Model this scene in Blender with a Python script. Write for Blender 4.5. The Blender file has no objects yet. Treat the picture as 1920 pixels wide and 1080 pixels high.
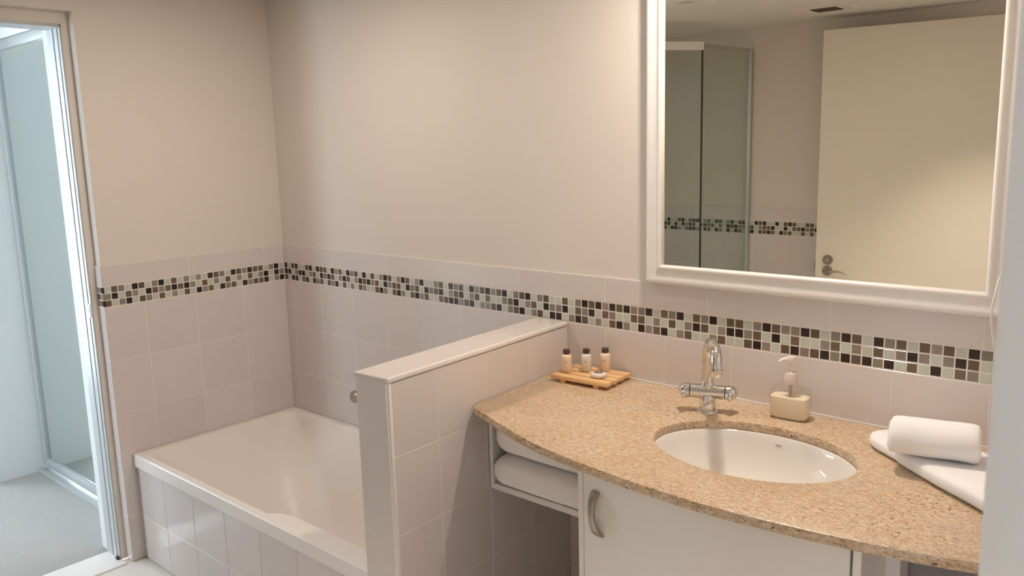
import bpy, bmesh, math, random
from mathutils import Vector, Matrix, Euler, noise

# ------------------------------------------------------------------ camera, world, light
S = bpy.context.scene
COL = S.collection
ZF = 0.985                                   # height of the mosaic band's lower edge above the floor

cam_d = bpy.data.cameras.new('camera')
cam = bpy.data.objects.new('camera', cam_d)
COL.objects.link(cam)
cam.location = (3.0424, -1.9666, 0.5369 + ZF)
cam.rotation_euler = (math.radians(80.2129), math.radians(1.5180), math.radians(41.3281))
cam_d.sensor_width = 36.0
cam_d.lens = 1545.3 / 1920 * 36.0
cam_d.clip_start = 0.02
cam_d.dof.use_dof = True
cam_d.dof.focus_distance = 2.3
cam_d.dof.aperture_fstop = 11.5
S.camera = cam

S.view_settings.view_transform = 'Standard'
S.view_settings.look = 'None'
S.view_settings.gamma = 1.0
S.view_settings.use_curve_mapping = False
S.view_settings.exposure = 0.36

W = bpy.data.worlds.new('daylight')
W.use_nodes = True
bg = W.node_tree.nodes['Background']
bg.inputs[0].default_value = (0.77, 0.885, 1.0, 1)
SKY = 7.4
bg.inputs[1].default_value = SKY
S.world = W

CEIL = 1.145 + ZF


def lamp(name, kind, loc, power, color, **kw):
    d = bpy.data.lights.new(name, kind)
    d.energy = power
    d.color = color
    for k, v in kw.items():
        setattr(d, k, v)
    o = bpy.data.objects.new(name, d)
    COL.objects.link(o)
    o.location = loc
    return o


WARM = (1.0, 0.87, 0.755)
# recessed ceiling downlights; those above the bath and near the doorway are added fill
DOWN_FILL = [((2.15, -0.27), 7.4, 0), ((0.85, -0.66), 4.6, 0), ((2.3, -1.9), 56.0, 92), ((1.118, -1.447), 0.0, 0)]
for i, ((lx, ly), p, cone) in enumerate(DOWN_FILL):
    if cone:
        lamp('downlight_or_fill_lamp', 'SPOT', (lx, ly, CEIL - 0.012), p, WARM, shadow_soft_size=0.025, spot_size=math.radians(cone), spot_blend=0.8)
    elif p:
        lamp('downlight_or_fill_lamp', 'AREA', (lx, ly, CEIL - 0.012), p, WARM, shape='DISK', size=0.08)
# window portals (the daylight itself is the sky)


def portal(name, loc, rot, sx, sy):
    o = lamp(name, 'AREA', loc, 1.0, (1, 1, 1), shape='RECTANGLE', size=sx, size_y=sy)
    o.rotation_euler = rot
    o.data.cycles.is_portal = True


SW = (-1.15, -0.5, -3.0, 0.2, 2.2)             # unseen south bedroom window, added to brighten the door reveal: x0, x1, y, z0, z1
BW = (-2.4, -1.3, -2.6, 0.1, 2.2)             # bedroom glass door on the west side: y0, y1, x, z0, z1
HW = (3.05, 3.72, -4.2, 0.3, 2.2)              # south window of the room behind the camera: x0, x1, y, z0, z1
y0, y1, x, z0, z1 = BW
portal('window_portal', (x, (y0 + y1) / 2, (z0 + z1) / 2), (math.radians(90), 0, math.radians(-90)), y1 - y0, z1 - z0)
for x0, x1, y, z0, z1 in (SW, HW):
    portal('window_portal', ((x0 + x1) / 2, y, (z0 + z1) / 2), (math.radians(90), 0, 0), x1 - x0, z1 - z0)

# ------------------------------------------------------------------ materials
MATS = {}


def nt(name):
    m = bpy.data.materials.new(name)
    m.use_nodes = True
    t = m.node_tree
    return m, t, t.nodes['Principled BSDF']


def mat(name, col, rough=0.5, metal=0.0, bump=0.0, bscale=200.0, var=0.0, spec=0.5, vscale=6.0, trans=0.0, sheen=0.0, ior=1.45, coat=0.0):
    if name in MATS:
        return MATS[name]
    m, t, p = nt(name)
    L = t.links.new
    p.inputs['Base Color'].default_value = (*col, 1)
    p.inputs['Roughness'].default_value = rough
    p.inputs['Metallic'].default_value = metal
    p.inputs['Specular IOR Level'].default_value = spec
    p.inputs['IOR'].default_value = ior
    p.inputs['Transmission Weight'].default_value = trans
    p.inputs['Sheen Weight'].default_value = sheen
    p.inputs['Coat Weight'].default_value = coat
    tc = t.nodes.new('ShaderNodeTexCoord')
    if var:
        n = t.nodes.new('ShaderNodeTexNoise')
        n.inputs['Scale'].default_value = vscale
        n.inputs['Detail'].default_value = 3
        L(tc.outputs['Object'], n.inputs['Vector'])
        oi = t.nodes.new('ShaderNodeObjectInfo')
        ad = t.nodes.new('ShaderNodeMath')
        ad.operation = 'ADD'
        L(n.outputs['Fac'], ad.inputs[0])
        L(oi.outputs['Random'], ad.inputs[1])
        mr = t.nodes.new('ShaderNodeMapRange')
        mr.inputs['From Min'].default_value = 0.3
        mr.inputs['From Max'].default_value = 1.7
        mr.inputs['To Min'].default_value = 1 - var
        mr.inputs['To Max'].default_value = 1 + var
        L(ad.outputs[0], mr.inputs['Value'])
        mx = t.nodes.new('ShaderNodeMix')
        mx.data_type = 'RGBA'
        mx.blend_type = 'MULTIPLY'
        mx.inputs[0].default_value = 1
        mx.inputs[6].default_value = (*col, 1)
        L(mr.outputs[0], mx.inputs[7])
        L(mx.outputs[2], p.inputs['Base Color'])
    if bump:
        n = t.nodes.new('ShaderNodeTexNoise')
        n.inputs['Scale'].default_value = bscale
        n.inputs['Detail'].default_value = 3
        L(tc.outputs['Object'], n.inputs['Vector'])
        b = t.nodes.new('ShaderNodeBump')
        b.inputs['Strength'].default_value = bump
        b.inputs['Distance'].default_value = 0.004
        L(n.outputs['Fac'], b.inputs['Height'])
        L(b.outputs[0], p.inputs['Normal'])
    MATS[name] = m
    return m


def glass(name, col, ior=1.45, rough=0.0):
    m, t, p = nt(name)
    L = t.links.new
    t.nodes.remove(p)
    out = t.nodes['Material Output']
    fr = t.nodes.new('ShaderNodeFresnel')
    ge = t.nodes.new('ShaderNodeNewGeometry')
    mr = t.nodes.new('ShaderNodeMapRange')             # same reflectance seen from either side of the pane
    mr.inputs['To Min'].default_value = ior
    mr.inputs['To Max'].default_value = 1 / ior
    L(ge.outputs['Backfacing'], mr.inputs['Value'])
    L(mr.outputs[0], fr.inputs[0])
    tr = t.nodes.new('ShaderNodeBsdfTransparent')
    tr.inputs[0].default_value = (*col, 1)
    gl = t.nodes.new('ShaderNodeBsdfGlossy')
    gl.inputs['Roughness'].default_value = rough
    mx = t.nodes.new('ShaderNodeMixShader')
    L(fr.outputs[0], mx.inputs[0])
    L(tr.outputs[0], mx.inputs[1])
    L(gl.outputs[0], mx.inputs[2])
    L(mx.outputs[0], out.inputs[0])
    return m


def granite():
    m, t, p = nt('granite')
    L = t.links.new
    tc = t.nodes.new('ShaderNodeTexCoord')
    mp = t.nodes.new('ShaderNodeMapping')
    mp.inputs['Scale'].default_value = (0.55, 1.0, 1.0)
    mp.inputs['Rotation'].default_value = (0, 0, 0.12)
    L(tc.outputs['Object'], mp.inputs[0])

    def ramp(src, stops):
        r = t.nodes.new('ShaderNodeValToRGB')
        e = r.color_ramp.elements
        while len(e) < len(stops):
            e.new(0.5)
        for q, (pos, c) in zip(e, stops):
            q.position = pos
            q.color = (*c, 1)
        L(src, r.inputs[0])
        return r.outputs[0]

    def tex(scale, detail, rough=0.6, vec=mp.outputs[0]):
        n = t.nodes.new('ShaderNodeTexNoise')
        n.inputs['Scale'].default_value = scale
        n.inputs['Detail'].default_value = detail
        n.inputs['Roughness'].default_value = rough
        L(vec, n.inputs['Vector'])
        return n.outputs['Fac']

    def mix(f, a, b, mode='MIX'):
        x = t.nodes.new('ShaderNodeMix')
        x.data_type = 'RGBA'
        x.blend_type = mode
        if isinstance(f, float):
            x.inputs[0].default_value = f
        else:
            L(f, x.inputs[0])
        L(a, x.inputs[6])
        L(b, x.inputs[7])
        return x.outputs[2]

    base = ramp(tex(9, 6, 0.7), [(0.30, (0.54, 0.36, 0.19)), (0.47, (0.64, 0.465, 0.285)), (0.58, (0.70, 0.565, 0.395)), (0.72, (0.56, 0.365, 0.215))])
    cloud = ramp(tex(130, 4, 0.7), [(0.34, (0.32, 0.205, 0.125)), (0.48, (0.61, 0.455, 0.305)), (0.61, (0.82, 0.69, 0.53))])
    c = mix(0.58, base, cloud)
    # greyish veils
    veil = ramp(tex(4.5, 5, 0.65), [(0.56, (0, 0, 0)), (0.70, (0.65, 0.65, 0.65))])
    grey = t.nodes.new('ShaderNodeRGB')
    grey.outputs[0].default_value = (0.46, 0.38, 0.31, 1)
    c = mix(veil, c, grey.outputs[0])
    def rgb(col):
        q = t.nodes.new('ShaderNodeRGB')
        q.outputs[0].default_value = (*col, 1)
        return q.outputs[0]

    # cream crystals, brown grains, rust grains
    c = mix(ramp(tex(75, 3, 0.55), [(0.55, (0, 0, 0)), (0.68, (0.40, 0.40, 0.40))]), c, rgb((0.78, 0.64, 0.47)))
    mp3 = t.nodes.new('ShaderNodeMapping')
    mp3.inputs['Location'].default_value = (3.1, 1.7, 0.4)
    mp3.inputs['Scale'].default_value = (0.8, 1.0, 1.0)
    L(tc.outputs['Object'], mp3.inputs[0])
    c = mix(ramp(tex(260, 4, 0.7, mp3.outputs[0]), [(0.51, (0, 0, 0)), (0.62, (0.66, 0.66, 0.66))]), c, rgb((0.27, 0.16, 0.09)))
    c = mix(ramp(tex(24, 5, 0.7, mp3.outputs[0]), [(0.52, (0, 0, 0)), (0.68, (0.34, 0.34, 0.34))]), c, rgb((0.50, 0.25, 0.13)))
    c = mix(ramp(tex(95, 3, 0.5, mp3.outputs[0]), [(0.63, (0, 0, 0)), (0.70, (0.6, 0.6, 0.6))]), c, rgb((0.42, 0.17, 0.08)))
    # black-brown specks gathered in drifts
    drift = ramp(tex(6, 3, 0.6), [(0.42, (0.0, 0.0, 0.0)), (0.66, (0.085, 0.085, 0.085))])
    mp2 = t.nodes.new('ShaderNodeMapping')
    mp2.inputs['Scale'].default_value = (0.6, 1.0, 1.0)
    L(tc.outputs['Object'], mp2.inputs[0])
    sm = t.nodes.new('ShaderNodeMath')
    sm.operation = 'ADD'
    L(tex(190, 2, 0.5, mp2.outputs[0]), sm.inputs[0])
    L(drift, sm.inputs[1])
    c = mix(ramp(sm.outputs[0], [(0.685, (0, 0, 0)), (0.72, (0.92, 0.92, 0.92))]), c, rgb((0.045, 0.028, 0.022)))
    L(c, p.inputs['Base Color'])
    p.inputs['Roughness'].default_value = 0.32
    return m


def wood():
    m, t, p = nt('pine')
    L = t.links.new
    tc = t.nodes.new('ShaderNodeTexCoord')
    mp = t.nodes.new('ShaderNodeMapping')
    mp.inputs['Scale'].default_value = (6, 90, 90)
    L(tc.outputs['Object'], mp.inputs[0])
    n = t.nodes.new('ShaderNodeTexNoise')
    n.inputs['Scale'].default_value = 1.5
    n.inputs['Detail'].default_value = 4
    L(mp.outputs[0], n.inputs['Vector'])
    r = t.nodes.new('ShaderNodeValToRGB')
    r.color_ramp.elements[0].position = 0.3
    r.color_ramp.elements[0].color = (0.74, 0.42, 0.18, 1)
    r.color_ramp.elements[1].position = 0.7
    r.color_ramp.elements[1].color = (0.90, 0.60, 0.32, 1)
    L(n.outputs['Fac'], r.inputs[0])
    L(r.outputs[0], p.inputs['Base Color'])
    p.inputs['Roughness'].default_value = 0.4
    return m


def carpet():
    m, t, p = nt('carpet')
    L = t.links.new
    tc = t.nodes.new('ShaderNodeTexCoord')
    n = t.nodes.new('ShaderNodeTexNoise')
    n.inputs['Scale'].default_value = 220
    n.inputs['Detail'].default_value = 5
    n.inputs['Roughness'].default_value = 0.75
    L(tc.outputs['Object'], n.inputs['Vector'])
    r = t.nodes.new('ShaderNodeValToRGB')
    r.color_ramp.elements[0].position = 0.36
    r.color_ramp.elements[0].color = (0.36, 0.335, 0.31, 1)
    r.color_ramp.elements[1].position = 0.62
    r.color_ramp.elements[1].color = (0.70, 0.665, 0.62, 1)
    L(n.outputs['Fac'], r.inputs[0])
    L(r.outputs[0], p.inputs['Base Color'])
    b = t.nodes.new('ShaderNodeBump')
    b.inputs['Strength'].default_value = 0.8
    b.inputs['Distance'].default_value = 0.01
    L(n.outputs['Fac'], b.inputs['Height'])
    L(b.outputs[0], p.inputs['Normal'])
    p.inputs['Roughness'].default_value = 0.95
    p.inputs['Specular IOR Level'].default_value = 0.1
    return m


PAINT = mat('wall_paint', (0.74, 0.672, 0.61), 0.55, bump=0.06, bscale=120, spec=0.3)
CPAINT = mat('ceiling_paint', (0.85, 0.80, 0.72), 0.7, spec=0.2)
BPAINT = mat('bedroom_paint', (0.70, 0.705, 0.69), 0.6, spec=0.3)
TILE = mat('glazed_tile', (0.70, 0.636, 0.606), 0.16, var=0.03, bump=0.02, bscale=14, spec=0.5)
GROUT = mat('grout', (0.78, 0.725, 0.665), 0.8)
FTILE = mat('floor_tile', (0.82, 0.77, 0.73), 0.3, var=0.03)
TRIM = mat('white_trim', (0.80, 0.76, 0.71), 0.3)
GLOSSW = mat('white_gloss', (0.82, 0.79, 0.75), 0.28)
ACRYL = mat('white_acrylic', (0.86, 0.80, 0.75), 0.28, spec=0.28)
CERAM = mat('white_ceramic', (0.83, 0.79, 0.745), 0.06, coat=0.5)
CHROME = mat('chrome', (0.74, 0.73, 0.72), 0.06, metal=1.0)
NICKEL = mat('satin_nickel', (0.42, 0.38, 0.33), 0.35, metal=1.0)
ALU = mat('white_aluminium', (0.47, 0.485, 0.48), 0.35)
WFRAME = mat('wardrobe_frame', (0.40, 0.425, 0.415), 0.35)
GAP_SHADE = mat('jamb_gap_shade', (0.20, 0.21, 0.21), 0.6)
SILVER = mat('silver_profile', (0.60, 0.60, 0.56), 0.3, metal=0.8)
DARK = mat('dark_gap', (0.03, 0.027, 0.025), 0.6)
TERRY = mat('terry_cloth', (0.95, 0.935, 0.935), 0.95, bump=0.35, bscale=800, spec=0.1, sheen=0.3)
MIRROR = mat('mirror_silver', (0.92, 0.89, 0.81), 0.0, metal=1.0)
WMIRROR = mat('wardrobe_mirror', (0.72, 0.78, 0.77), 0.02, metal=1.0)
SHOWERGLASS = glass('shower_glass', (0.90, 0.93, 0.905))
CLEAR = glass('clear_plastic', (0.985, 0.975, 0.965), 1.5)
GRANITE = granite()
PINE = wood()
CARPET = carpet()
MOS = {
    'D': mat('mosaic_black_brown', (0.032, 0.020, 0.018), 0.10, var=0.25, vscale=60),
    'B': mat('mosaic_brown', (0.15, 0.104, 0.070), 0.12, var=0.25, vscale=60),
    'G': mat('mosaic_taupe', (0.27, 0.228, 0.190), 0.14, var=0.18, vscale=60),
    'L': mat('mosaic_pale_green', (0.53, 0.565, 0.485), 0.12, var=0.07, vscale=60),
}

# ------------------------------------------------------------------ helpers


def link(name, me, parent=None, loc=(0, 0, 0), rot=(0, 0, 0)):
    o = bpy.data.objects.new(name, me)
    COL.objects.link(o)
    if parent is not None:
        o.parent = parent
    o.location = loc
    o.rotation_euler = rot
    return o


def finish(name, bm, m, parent=None, loc=(0, 0, 0), rot=(0, 0, 0), smooth=False, recalc=True):
    if recalc:
        bmesh.ops.recalc_face_normals(bm, faces=bm.faces)
    me = bpy.data.meshes.new(name)
    bm.to_mesh(me)
    bm.free()
    me.materials.append(m)
    if smooth:
        me.polygons.foreach_set('use_smooth', [True] * len(me.polygons))
        if isinstance(smooth, (int, float)) and not isinstance(smooth, bool):
            me.set_sharp_from_angle(angle=math.radians(smooth))
    return link(name, me, parent, loc, rot)


def empty(name, label=None, cat=None, loc=(0, 0, 0), rz=0.0, group=None, kind=None):
    o = link(name, None, None, loc, (0, 0, rz))
    o.empty_display_size = 0.05
    tag(o, label, cat, group, kind)
    return o


def tag(o, label=None, cat=None, group=None, kind=None):
    for k, v in (('label', label), ('category', cat), ('group', group), ('kind', kind)):
        if v:
            o[k] = v
    return o


def add_box(bm, x0, x1, y0, y1, z0, z1, bev=0.0, seg=2):
    r = bmesh.ops.create_cube(bm, size=1.0)
    vs = r['verts']
    for v in vs:
        v.co = Vector((x0 if v.co.x < 0 else x1, y0 if v.co.y < 0 else y1, z0 if v.co.z < 0 else z1))
    if bev:
        es = list({e for v in vs for e in v.link_edges})
        bmesh.ops.bevel(bm, geom=es, offset=bev, segments=seg, profile=0.5, affect='EDGES')


def box(name, m, x0, x1, y0, y1, z0, z1, parent=None, bev=0.0, seg=2, loc=(0, 0, 0)):
    bm = bmesh.new()
    add_box(bm, x0, x1, y0, y1, z0, z1, bev, seg)
    return finish(name, bm, m, parent, loc, smooth=(35 if bev else False))


def boxes(name, m, lst, parent=None, kind=None):
    bm = bmesh.new()
    for b in lst:
        add_box(bm, *b)
    o = finish(name, bm, m, parent)
    if kind:
        o['kind'] = kind
    return o


def loft(bm, rings, close=True, cap0=False, cap1=False):
    vr = [[bm.verts.new(p) for p in r] for r in rings]
    n = len(vr[0])
    for a, b in zip(vr, vr[1:]):
        for i in range(n if close else n - 1):
            j = (i + 1) % n
            bm.faces.new((a[i], a[j], b[j], b[i]))
    if cap0:
        bm.faces.new(vr[0][::-1])
    if cap1:
        bm.faces.new(vr[-1])
    return vr


def circle(r, z, n=24, cx=0.0, cy=0.0):
    return [(cx + r * math.cos(2 * math.pi * i / n), cy + r * math.sin(2 * math.pi * i / n), z) for i in range(n)]


def lathe(name, prof, m, parent=None, loc=(0, 0, 0), rot=(0, 0, 0), n=24, smooth=40):
    bm = bmesh.new()
    loft(bm, [circle(max(r, 1e-4), z, n) for r, z in prof], cap0=True, cap1=True)
    return finish(name, bm, m, parent, loc, rot, smooth=smooth)


def sellipse(a, b, z, cx, cy, p, n=64):
    out = []
    for i in range(n):
        t = 2 * math.pi * i / n
        c, s = math.cos(t), math.sin(t)
        out.append((cx + a * math.copysign(abs(c) ** (2 / p), c), cy + b * math.copysign(abs(s) ** (2 / p), s), z))
    return out


def tube(bm, pts, radii, n=16, cap=True):
    pts = [Vector(p) for p in pts]
    rings = []
    up = None
    for i, p in enumerate(pts):
        d = (pts[min(i + 1, len(pts) - 1)] - pts[max(i - 1, 0)]).normalized()
        if up is None:
            up = Vector((0, 0, 1)) if abs(d.z) < 0.9 else Vector((1, 0, 0))
        s = d.cross(up).normalized()
        up = s.cross(d).normalized()
        r = radii[i] if isinstance(radii, (list, tuple)) else radii
        rings.append([p + (s * math.cos(2 * math.pi * k / n) + up * math.sin(2 * math.pi * k / n)) * r for k in range(n)])
    loft(bm, rings, cap0=cap, cap1=cap)


# ------------------------------------------------------------------ tiles
_TC = {}


def tile_mesh(name, w, h, t, m, ch):
    key = (name, round(w, 4), round(h, 4), round(t, 4), m.name)
    if key in _TC:
        return _TC[key]
    v = [(0, t, 0), (w, t, 0), (w, t, h), (0, t, h), (0, ch, 0), (w, ch, 0), (w, ch, h), (0, ch, h),
         (ch, 0, ch), (w - ch, 0, ch), (w - ch, 0, h - ch), (ch, 0, h - ch)]
    f = [(8, 9, 10, 11)]
    for a, b in ((0, 1), (1, 2), (2, 3), (3, 0)):
        f.append((a, b, b + 4, a + 4))
        f.append((a + 4, b + 4, b + 8, a + 8))
    me = bpy.data.meshes.new(name)
    me.from_pydata(v, [], f)
    me.materials.append(m)
    _TC[key] = me
    return me


GAP = 0.0028


def lay(parent, name, rects, place, rz, m=TILE, t=0.008, ch=0.0009, gap=GAP):
    """one tile object per rectangle (u0, u1, v0, v1); place(u, v) gives the local position of its lower corner"""
    for u0, u1, v0, v1 in rects:
        me = tile_mesh(name, u1 - u0 - gap, v1 - v0 - gap, t, m, ch)
        link(name, me, parent, place(u0 + gap / 2, v0 + gap / 2), (0, 0, rz))


def mosaic(parent, rows, place, rz, k0=0, pitch=0.025, singles=None, z0=0.0):
    """rows: three strings, top row first; column k sits at u = k * pitch. Columns outside singles are joined"""
    w = pitch - 0.0021
    joined = []
    for r, s in enumerate(rows):
        for k, c in enumerate(s):
            u = (k + k0) * pitch + 0.00105
            v = z0 + (2 - r) * pitch + 0.00105
            if singles is None or singles[0] <= k < singles[1]:
                link('mosaic_tile', tile_mesh('mosaic_tile', w, w, 0.006, MOS[c], 0.0012), parent, place(u, v), (0, 0, rz))
            else:
                joined.append((u, v, c))
    if joined:
        me = bpy.data.meshes.new('mosaic_tiles')
        V, F, MI = [], [], []
        order = 'DBGL'
        R = Matrix.Rotation(rz, 3, 'Z')
        for u, v, c in joined:
            src = tile_mesh('mosaic_tile', w, w, 0.006, MOS[c], 0.0012)
            b = len(V)
            P = Vector(place(u, v))
            V += [tuple(R @ q.co + P) for q in src.vertices]
            for p in src.polygons:
                F.append([b + i for i in p.vertices])
                MI.append(order.index(c))
        me.from_pydata(V, [], F)
        for c in order:
            me.materials.append(MOS[c])
        me.polygons.foreach_set('material_index', MI)
        link('mosaic_tile_run', me, parent)['kind'] = 'stuff'


def grid(us, vs):
    return [(a, b, c, d) for a, b in zip(us, us[1:]) for c, d in zip(vs, vs[1:])]


Z = lambda z: z + ZF                                   # heights measured from the mosaic's lower edge
ROWS = [Z(-0.985), Z(-0.807), Z(-0.605), Z(-0.403), Z(-0.2), Z(0)]
CAPZ = [Z(0.075), Z(0.150)]
UJ = [0.0] + [0.007 + 0.3308 * k for k in range(1, 9)] + [2.95]
LJ = [0.0] + [0.0525 + 0.2014 * k for k in range(0, 15)] + [2.95]

# ------------------------------------------------------------------ setting: back wall
wb = box('wall_back', PAINT, -0.16, 3.06, 0.005, 0.12, 0, CEIL)
tag(wb, kind='structure')
box('grout_bed', GROUT, 0, 2.95, 0.0006, 0.007, 0, Z(0.150), wb)
pb = lambda u, v: (u, 0.0, v)
lay(wb, 'tile', grid(UJ, CAPZ), pb, 0)
lay(wb, 'tile', [q for q in grid(LJ, ROWS) if not (q[0] < 1.35 and q[3] < Z(-0.5))], pb, 0)
BT = ("DLBDLLBDLD" "BBLDGBLDGB" "LDLBLGDBLG" "DBLGDLLGBL" "DGBLDGBDGB" "DLGBDLGBLL" "BLGDBDGDBD" "GGDLBGDLBG" "DLBBLGDBGG" "DBLGDBLDGB" "LBGBLDG")
BM = ("DDLGDDLGBL" "DGDBLGDBLG" "DBDGBLDGB" "B" "LDGBLDGBDL" "GBDLGBLBLL" "GBDLGBLDGG" "DLBGDLBGLL" "BBLGLBLGDB" "LGDDGBLDLB" "LLGBLGLBLG" "DGLGDBL")
BB = ("BLDDLBDLDG" "BLBGDLBLGL" "BGLLBDGLBD" "GLBDGBLLBB" "DDGBDLGGBD" "LGBDLGBLDD" "LGDBLGLBDG" "LDGBDLGBLL" "GBLLBDGLBD" "GBDGDBDGDL" "BLDLBGL")
more = 118 - 107
ext = lambda s, o: s[:107] + s[o:o + more]
mosaic(wb, (ext(BT, 11), ext(BM, 14), ext(BB, 19)), pb, 0, singles=(7, 107), z0=ZF)

# ------------------------------------------------------------------ setting: left wall with the doorway to the bedroom
YE, YJ, YO = -0.756, -0.776, -1.62                     # tiled end, door jamb, far side of the opening
HEAD = Z(0.99)
wl = boxes('wall_left', PAINT, [
    (-0.05, -0.005, YE + 0.005, 0.006, 0, Z(1.03)),
    (-0.16, -0.05, YJ, 0.006, 0, HEAD),
    (-0.16, -0.05, -2.67, 0.006, HEAD, CEIL),
    (-0.05, -0.005, -2.67, 0.006, Z(1.03), CEIL),
    (-0.05, -0.005, -2.67, YO - 0.03, 0, Z(1.03)),
    (-0.16, -0.05, -2.67, YO, 0, HEAD)], kind='structure')
box('grout_bed', GROUT, -0.007, -0.0006, YE + 0.003, 0, 0, Z(0.150), wl)
box('grout_bed', GROUT, -0.05, -0.003, YE + 0.0006, YE + 0.007, 0, Z(0.150), wl)
pl = lambda u, v: (0.0, -u, v)                          # u runs from the corner towards the doorway
plr = lambda u, v: (0.0, u, v)
neg = lambda lst: [(-b, -a, c, d) for a, b, c, d in lst]
lay(wl, 'tile', neg(grid([0, 0.092, 0.425, 0.755], CAPZ)), plr, math.pi / 2)
lay(wl, 'tile', neg(grid([0, 0.204, 0.408, 0.609, 0.755], ROWS[2:])), plr, math.pi / 2)
lay(wl, 'tile', neg(grid([0.708, 0.755], ROWS[:3])), plr, math.pi / 2)
LT = "LBGLDBLGDLBLGLGLDBGLDBGDBBLGDL"
LM = "GDLBGLDBGBDBDGLBLGLBLGLBLGDLDG"
LB = "BLGDLBGLBLGLBLDGBLDGBLDGBBDLGD"
mosaic(wl, (LT, LM, LB), lambda u, v: (0.0, u - 0.752, v), math.pi / 2, z0=ZF)
pe = lambda u, v: (u, YE, v)
lay(wl, 'tile', grid([-0.047, 0.0], CAPZ) + grid([-0.047, 0.0], ROWS), pe, 0)
mosaic(wl, ("GD", "DG", "BD"), lambda u, v: (u - 0.048, YE, v), 0, pitch=0.0245, z0=ZF + 0.0005)

dj = empty('door_2', 'white jamb of the doorway to the bedroom', None, (-0.1, YJ, 0), kind='structure')
for x0, x1, d in ((-0.0680, -0.050, 0.006), (-0.0875, -0.0695, 0.008), (-0.1070, -0.0890, 0.006), (-0.158, -0.1085, 0.008)):
    box('jamb_strip', ALU, x0 + 0.1, x1 + 0.1, -d, 0.001, 0, HEAD, dj, 0.0015, 1)
for x0 in (-0.0695, -0.0890, -0.1085):
    box('jamb_gap_shade', GAP_SHADE, x0 + 0.1 - 0.0002, x0 + 0.1017, -0.0035, 0.001, 0, HEAD, dj)  # dark strip standing in for the shade inside the gap
sp = box('strike_plate', CHROME, 0.022, 0.042, -0.0085, -0.004, Z(-0.040), Z(0.012), dj, 0.001, 1)
sp['label'] = 'small chrome strike plate'
box('strike_slot', DARK, 0.028, 0.036, -0.0088, -0.008, Z(-0.028), Z(-0.004), dj)
box('door_guide', DARK, 0.030, 0.048, -0.016, -0.006, 0.0, 0.014, dj, 0.002, 1)['label'] = 'small black rubber guide'
box('jamb_head', ALU, -0.058, 0.05, YO - YJ, -0.002, HEAD - 0.012, HEAD, dj)
box('far_jamb', ALU, -0.058, 0.05, YO - YJ, YO - YJ + 0.01, 0, HEAD, dj)

# ------------------------------------------------------------------ setting: opposite wall, right wall, floor, ceiling
YB = -2.55
DX0, DX1 = 1.352, 2.182
wf = boxes('wall_front', PAINT, [
    (-0.05, DX0, YB - 0.11, YB - 0.005, 0, CEIL), (DX1, 3.06, YB - 0.11, YB - 0.005, 0, CEIL), (DX0, DX1, YB - 0.11, YB - 0.005, 2.056, CEIL),
    (DX0 - 0.3, DX1 + 0.3, YB - 0.9, YB - 0.88, 0, CEIL), (DX0 - 0.32, DX0 - 0.3, YB - 0.9, YB - 0.11, 0, CEIL),  # unseen closed box behind the doorway, added to keep sky light out
    (DX1 + 0.3, DX1 + 0.32, YB - 0.9, YB - 0.11, 0, CEIL), (DX0 - 0.32, DX1 + 0.32, YB - 0.9, YB - 0.11, CEIL, CEIL + 0.02), (DX0 - 0.32, DX1 + 0.32, YB - 0.9, YB - 0.11, -0.06, -0.01)], kind='structure')
box('grout_bed', GROUT, 0, DX0, YB - 0.007, YB - 0.0006, 0, Z(0.150), wf)
pf = lambda u, v: (-u, YB, v)
lay(wf, 'tile', neg(grid([0, 0.3, 0.63, 0.96, DX0 - 0.002], CAPZ)), pf, math.pi)
lay(wf, 'tile', neg(grid([0, 0.14, 0.34, 0.54, 0.74, 0.94, 1.14, DX0 - 0.002], ROWS)), pf, math.pi)
random.seed(5)
fr = []
for r in range(3):
    s = ''
    while len(s) < 42:
        c = random.choice('DDBGLLB')
        if s and s[-1] == c and random.random() < 0.6:
            continue
        s += c
    fr.append(s)
fr[0] = "DLBBLLBDBLDL" + "LDBDLGDBLDGLDDLBGLDDBLD" + fr[0][35:]
mosaic(wf, fr, lambda u, v: (DX0 - 0.004 - u, YB, v), math.pi, z0=ZF)

wr = boxes('wall_right', PAINT, [(2.9505, 3.06, -1.4725, 0.006, 0, CEIL), (2.9505, 3.06, -2.67, -2.42, 0, CEIL), (2.9505, 3.06, -2.42, -1.4725, 2.06, CEIL)], kind='structure')
fl = box('floor', GROUT, -0.05, 3.06, -2.67, 0.01, -0.06, -0.003)
tag(fl, kind='structure')
fx = [0.0 + 0.3 * k for k in range(0, 10)] + [2.95]
fy = [-2.55] + [-2.55 + 0.245 + 0.32 * k for k in range(0, 6)]
for a, b in zip(fx, fx[1:]):
    for c, d in zip(fy, fy[1:]):
        me = tile_mesh('floor_tile', b - a - 0.003, d - c - 0.003, 0.008, FTILE, 0.0012)
        link('tile', me, fl, (a + 0.0015, c + 0.0015, 0.0), (-math.pi / 2, 0, 0)).location = (a + 0.0015, c + 0.0015, 0)
for o in fl.children:                                   # lay the pieces flat: front face up
    o.rotation_euler = (-math.pi / 2, 0, 0)
    o.scale = (1, 1, -1)
box('threshold', FTILE, -0.16, -0.001, YO, YJ + 0.001, -0.02, 0.002, fl, 0.003, 1)
ce = box('ceiling', CPAINT, -0.16, 3.06, -2.67, 0.12, CEIL, CEIL + 0.06)
tag(ce, kind='structure')

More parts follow.
